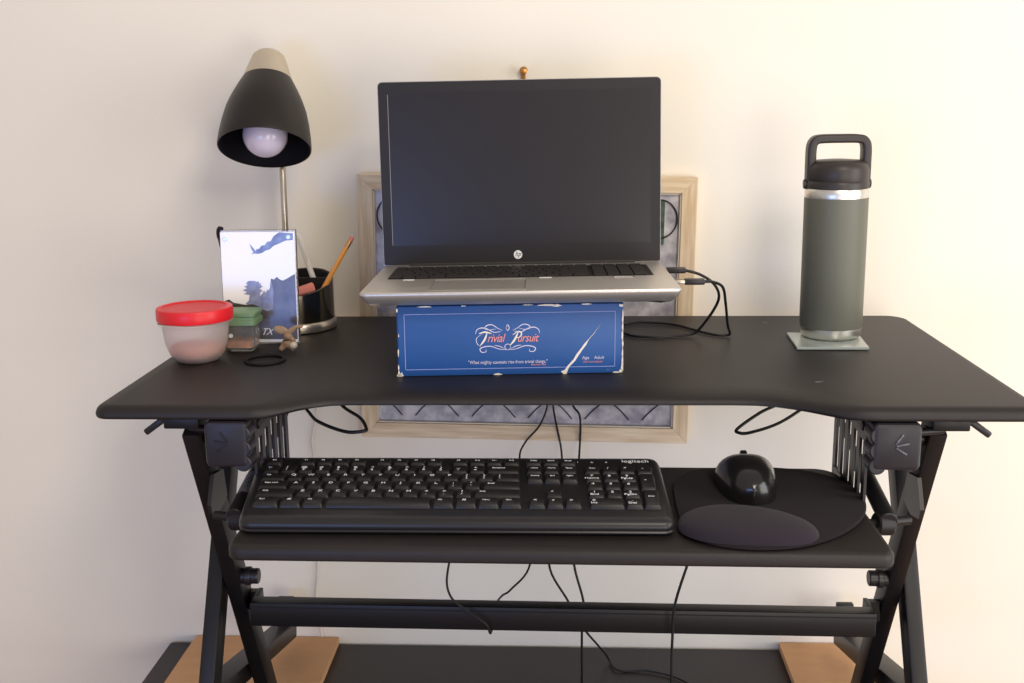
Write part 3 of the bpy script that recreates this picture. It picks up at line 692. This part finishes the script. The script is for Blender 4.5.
def fig_body():
    # a continuous skin-modified body: two legs, trunk, head
    J = [(0, 0, .013), (0, 0, .019), (.0005, -.001, .0245), (-.006, -.001, .006), (-.009, -.003, .0022), (.005, -.002, .0065), (.009, -.004, .0025), (.005, -.001, .017), (.010, -.004, .0135)]
    E = [(0, 1), (1, 2), (0, 3), (3, 4), (0, 5), (5, 6), (1, 7), (7, 8)]
    rad = [.0055, .0050, .0048, .0036, .0032, .0036, .0032, .0026, .0024]
    me = bpy.data.meshes.new('body'); me.from_pydata([Vector(j) for j in J], E, []); me.materials.append(M['tan'])
    o_ = link('body', me, FG)
    md = o_.modifiers.new('skin', 'SKIN'); md.use_smooth_shade = True
    if not me.skin_vertices: me.attributes.new('skin', 'FLOAT', 'POINT')
    for i, r_ in enumerate(rad): me.skin_vertices[0].data[i].radius = (r_, r_)
    me.skin_vertices[0].data[0].use_root = True
    o_.modifiers.new('sub', 'SUBSURF').levels = 2; o_.modifiers['sub'].render_levels = 2
try: fig_body()
except Exception as e:
    print('skin fallback', e)
    for o_ in [c for c in bpy.data.objects if c.parent == FG]: bpy.data.objects.remove(o_)
    b = B(); blob(b, (0, 0, .014), (.0055, .005, .010)); blob(b, (0, -.001, .023), (.005, .005, .005)); blob(b, (-.007, -.002, .0055), (.003, .003, .006), (0, R(35), 0)); blob(b, (.007, -.003, .0055), (.003, .003, .006), (0, R(-35), 0)); ob('body', b, 'tan', FG, smooth=80)
b = B(); blob(b, (-.0068, -.001, .0268), (.0090, .0024, .0052), (0, R(14), 0)); ob('ear', b, 'tan', FG, smooth=80)
b = B(); blob(b, (.0050, 0, .0262), (.0075, .0022, .0034), (0, R(-38), 0)); blob(b, (.0130, 0, .0305), (.0070, .0018, .0022), (0, R(-8), 0)); ob('ear', b, 'tan', FG, smooth=80)
b = B(); blob(b, (.0085, -.006, .0095), (.0050, .0046, .0046)); ob('round_bead', b, 'pearl', FG, smooth=80)

# ------------------------------------------------------------------ wall art
A_ = thing('wall_art', 'whitewashed wood framed metal panel hanging on the wall behind the laptop', 'wall decoration', (-.0462, .5300, .0030), (0, R(1.1), 0))
w, h, rw = .2560, .2065, .0235
def rail(p, name='frame_rail', m='wood'):
    b = B(); loops(b, [[(x, 0, z) for x, z in p], [(x, .018, z) for x, z in p]])
    bmesh.ops.bevel(b, geom=b.edges[:], offset=.0008, segments=1, affect='EDGES')
    ob(name, b, m, A_, smooth=0)
i_w, i_h = w - rw, h - rw
rail([(-w, h), (w, h), (i_w, i_h), (-i_w, i_h)], m='woodh'); rail([(-w, -h), (w, -h), (i_w, -i_h), (-i_w, -i_h)], m='woodh')
rail([(-w, h), (-w, -h), (-i_w, -i_h), (-i_w, i_h)], m='woodv'); rail([(w, h), (w, -h), (i_w, -i_h), (i_w, i_h)], m='woodv')
b = B(); box(b, (0, .011, 0), (2 * i_w + .004, .002, 2 * i_h + .004)); mp_ = ob('metal_panel', b, 'galv', A_, smooth=0)
b = B()
for x in (-i_w + .0012, i_w - .0012): box(b, (x, .007, 0), (.0018, .008, 2 * i_h))
for z in (-i_h + .0012, i_h - .0012): box(b, (0, .007, z), (2 * i_w, .008, .0018))
ob('inner_lip', b, 'cream', A_, smooth=0)
T = .0895
for k in range(-2, 3):
    for sgn in (-1, 1):
        for rowz in (1,):
            cx = -.0036 + k * .0892
            pts3 = [(cx + sgn * (.0103 + dx), .0085, -.1723 + dz) for dx, dz in ((0, 0), (.011, .0128), (.0221, .0228), (.033, .031))]
            if all(abs(p[0]) < i_w - .003 for p in pts3):
                b = B(); sweep(b, pts3, .0009, 6, smooth=3); ob('wire_arc', b, 'wire', A_)
for cx in (-.2010, .2010):
    b = B(); sweep(b, [(cx + .0265 * math.cos(2 * math.pi * i / 32), .0070, .1435 + .0290 * math.sin(2 * math.pi * i / 32)) for i in range(32)], .0011, 8, closed=True); ob('wire_ring', b, 'wire', A_)
b = B(); box(b, (.2010, .0085, .138), (.015, .002, .066)); ob('green_label', b, 'dgreen', A_, smooth=0)
H = thing('wall_hook', 'small brass picture hook on the wall just above the laptop', 'hook', (-.0455, .5490, .3575))
b = B(); box(b, (0, -.001, -.004), (.006, .0015, .022), bev=.0005); ob('plate', b, 'brass', H)
b = B(); cyl(b, (0, -.001, .002), (0, -.010, .0045), .0022); lathe(b, [(.003, 0), (.0058, .0010), (.0062, .0028), (.003, .0044)], 20, Matrix.Translation((0, -.0095, .0044)) @ Matrix.Rotation(R(80), 4, 'X')); ob('nail', b, 'brass', H, smooth=50)
b = B(); sweep(b, [(0, -.002, -.014), (0, -.007, -.016), (0, -.009, -.010)], .0014, 8, smooth=4); ob('prong', b, 'brass', H)

# ------------------------------------------------------------------ cords
cord('power_cord', [(.02, .49, .0035), (.005, .5215, .002), (-.006, .522, -.040), (-.0035, .522, -.1431), (.0103, .520, -.2293), (.004, .40, -.285), (-.0072, .300, -.3111), (.0193, .300, -.3664), (.039, .305, -.4072), (.0788, .4867, -.545), (.0985, .4649, TZ + .003), (.1487, .4631, TZ + .003), (.2045, .4277, TZ + .003), (.26, .33, TZ + .003), (.27, .25, TZ + .003)], .0016, 'cable',
     'thin black cord, left of the straight one, trailing right over the table', 'cord', 'black cords hanging behind the desk')
cord('power_cord', [(.04, .49, .0035), (.030, .5215, .002), (.0255, .522, -.06), (.0265, .522, -.1382), (.0384, .522, -.164), (.037, .518, -.2291), (.028, .41, -.300), (.028, .350, -.3327), (.042, .350, -.3931), (.0397, .350, -.4325), (.0398, .355, -.500), (.041, .37, TZ + .003), (.05, .33, TZ + .003)], .0018, 'cable',
     'black cord hanging straight down behind the keyboard from the desk edge', 'cord', 'black cords hanging behind the desk')
def child_cord(name, parent, pts, r_):
    bpy.context.view_layer.update(); mi = parent.matrix_world.inverted()
    b = B(); sweep(b, [mi @ (Vector(p) + Vector((0, 0, ZD))) for p in pts], r_, 8, smooth=8); return ob(name, b, 'cable', parent)
child_cord('cord', KB, [(-.090, .070, KZ + .010), (-.091, .13, KZ + .004), (-.095, .160, KZ - .004), (-.105, .166, KZ - .03), (-.118, .150, -.19), (-.1267, .132, -.2308), (-.1312, .130, -.2611), (-.1267, .130, -.281), (-.1145, .130, -.2942), (-.0850, .132, -.3179), (-.0790, .140, -.3350), (-.078, .165, -.338), (-.0765, .22, -.335), (-.0720, .28, -.350), (-.0600, .29, -.345), (-.0336, .300, -.3114), (-.040, .40, -.275), (-.0556, .505, -.2296), (-.0475, .522, -.2049), (-.0239, .522, -.1755), (-.0112, .522, -.1351), (-.011, .522, -.06), (-.010, .5215, .002), (.0, .49, .0035)], .0015)
child_cord('cord', MO, [(.2335, .108, KZ + .012), (.236, .135, KZ + .006), (.232, .158, KZ - .002), (.215, .163, KZ - .03), (.180, .140, -.19), (.1644, .122, -.2301), (.1499, .124, -.2862), (.1480, .126, -.33), (.1480, .13, -.40), (.1495, .15, -.52), (.15, .17, TZ + .003), (.17, .18, TZ + .003)], .0017)
cord('extension_cord', [(-.3600, .546, -.05), (-.3740, .546, -.13), (-.3778, .546, -.151), (-.3820, .546, -.1725), (-.3903, .546, -.2092), (-.3886, .546, -.2394), (-.3900, .546, -.33), (-.3908, .546, -.4186), (-.3974, .546, -.4861), (-.3950, .545, -.52), (-.3901, .543, -.5500)], .0022, 'wcord',
     'white cord hanging down the wall below the left of the desk', 'cord')

# ------------------------------------------------------------------ light, camera, view
def area(name, loc, target, size, power, col, sy=None):
    l = bpy.data.lights.new(name, 'AREA'); l.energy = power; l.color = col; l.size = size
    if sy: l.shape = 'RECTANGLE'; l.size_y = sy
    o_ = bpy.data.objects.new(name, l); COL.objects.link(o_)
    o_.location = (loc[0], loc[1], loc[2] + ZD)
    d = Vector(target) - Vector(loc); o_.rotation_euler = d.to_track_quat('-Z', 'Y').to_euler()
area('right_window_light', (1.9, -.75, .15), (.1, .5, -.1), 1.0, 28, (1, .985, .96), 1.8)
area('room_lamp_light', (.7, -1.5, 1.3), (.0, .3, .0), .6, 18, (1, .89, .76))
area('front_right_fill', (1.1, -2.3, -.25), (.1, .5, -.2), 1.0, 18, (1, .93, .86), 1.0)  # added warm fill that brightens the wall under the desk, no actual source
area('left_window_light', (-.9, -2.2, -.10), (0, .2, -.15), .9, 13, (.22, .40, 1), .45)
w = bpy.data.worlds.new('room_ambient'); bpy.context.scene.world = w; w.use_nodes = True
w.node_tree.nodes['Background'].inputs[0].default_value = (1, .92, .84, 1); w.node_tree.nodes['Background'].inputs[1].default_value = .52

f, pi_, ya, ro = 1116.08, -.2161, .0492, -.0111
fw = Vector((-math.sin(ya) * math.cos(pi_), math.cos(ya) * math.cos(pi_), math.sin(pi_)))
r = Vector((math.cos(ya), math.sin(ya), 0)); u = r.cross(fw)
r2 = math.cos(ro) * r + math.sin(ro) * u; u2 = -math.sin(ro) * r + math.cos(ro) * u
c = bpy.data.cameras.new('camera'); co = bpy.data.objects.new('camera', c); COL.objects.link(co)
m3 = Matrix((r2, u2, -fw)).transposed().to_4x4(); m3.translation = Vector((.0162, -1.1525, .3255 + ZD))
co.matrix_world = m3
c.sensor_fit = 'HORIZONTAL'; c.sensor_width = 36; c.lens = f / 1024 * 36; c.clip_start = .02
sc = bpy.context.scene; sc.camera = co
sc.view_settings.view_transform = 'Standard'; sc.view_settings.look = 'None'
sc.view_settings.exposure = 0; sc.view_settings.gamma = 1; sc.view_settings.use_curve_mapping = False
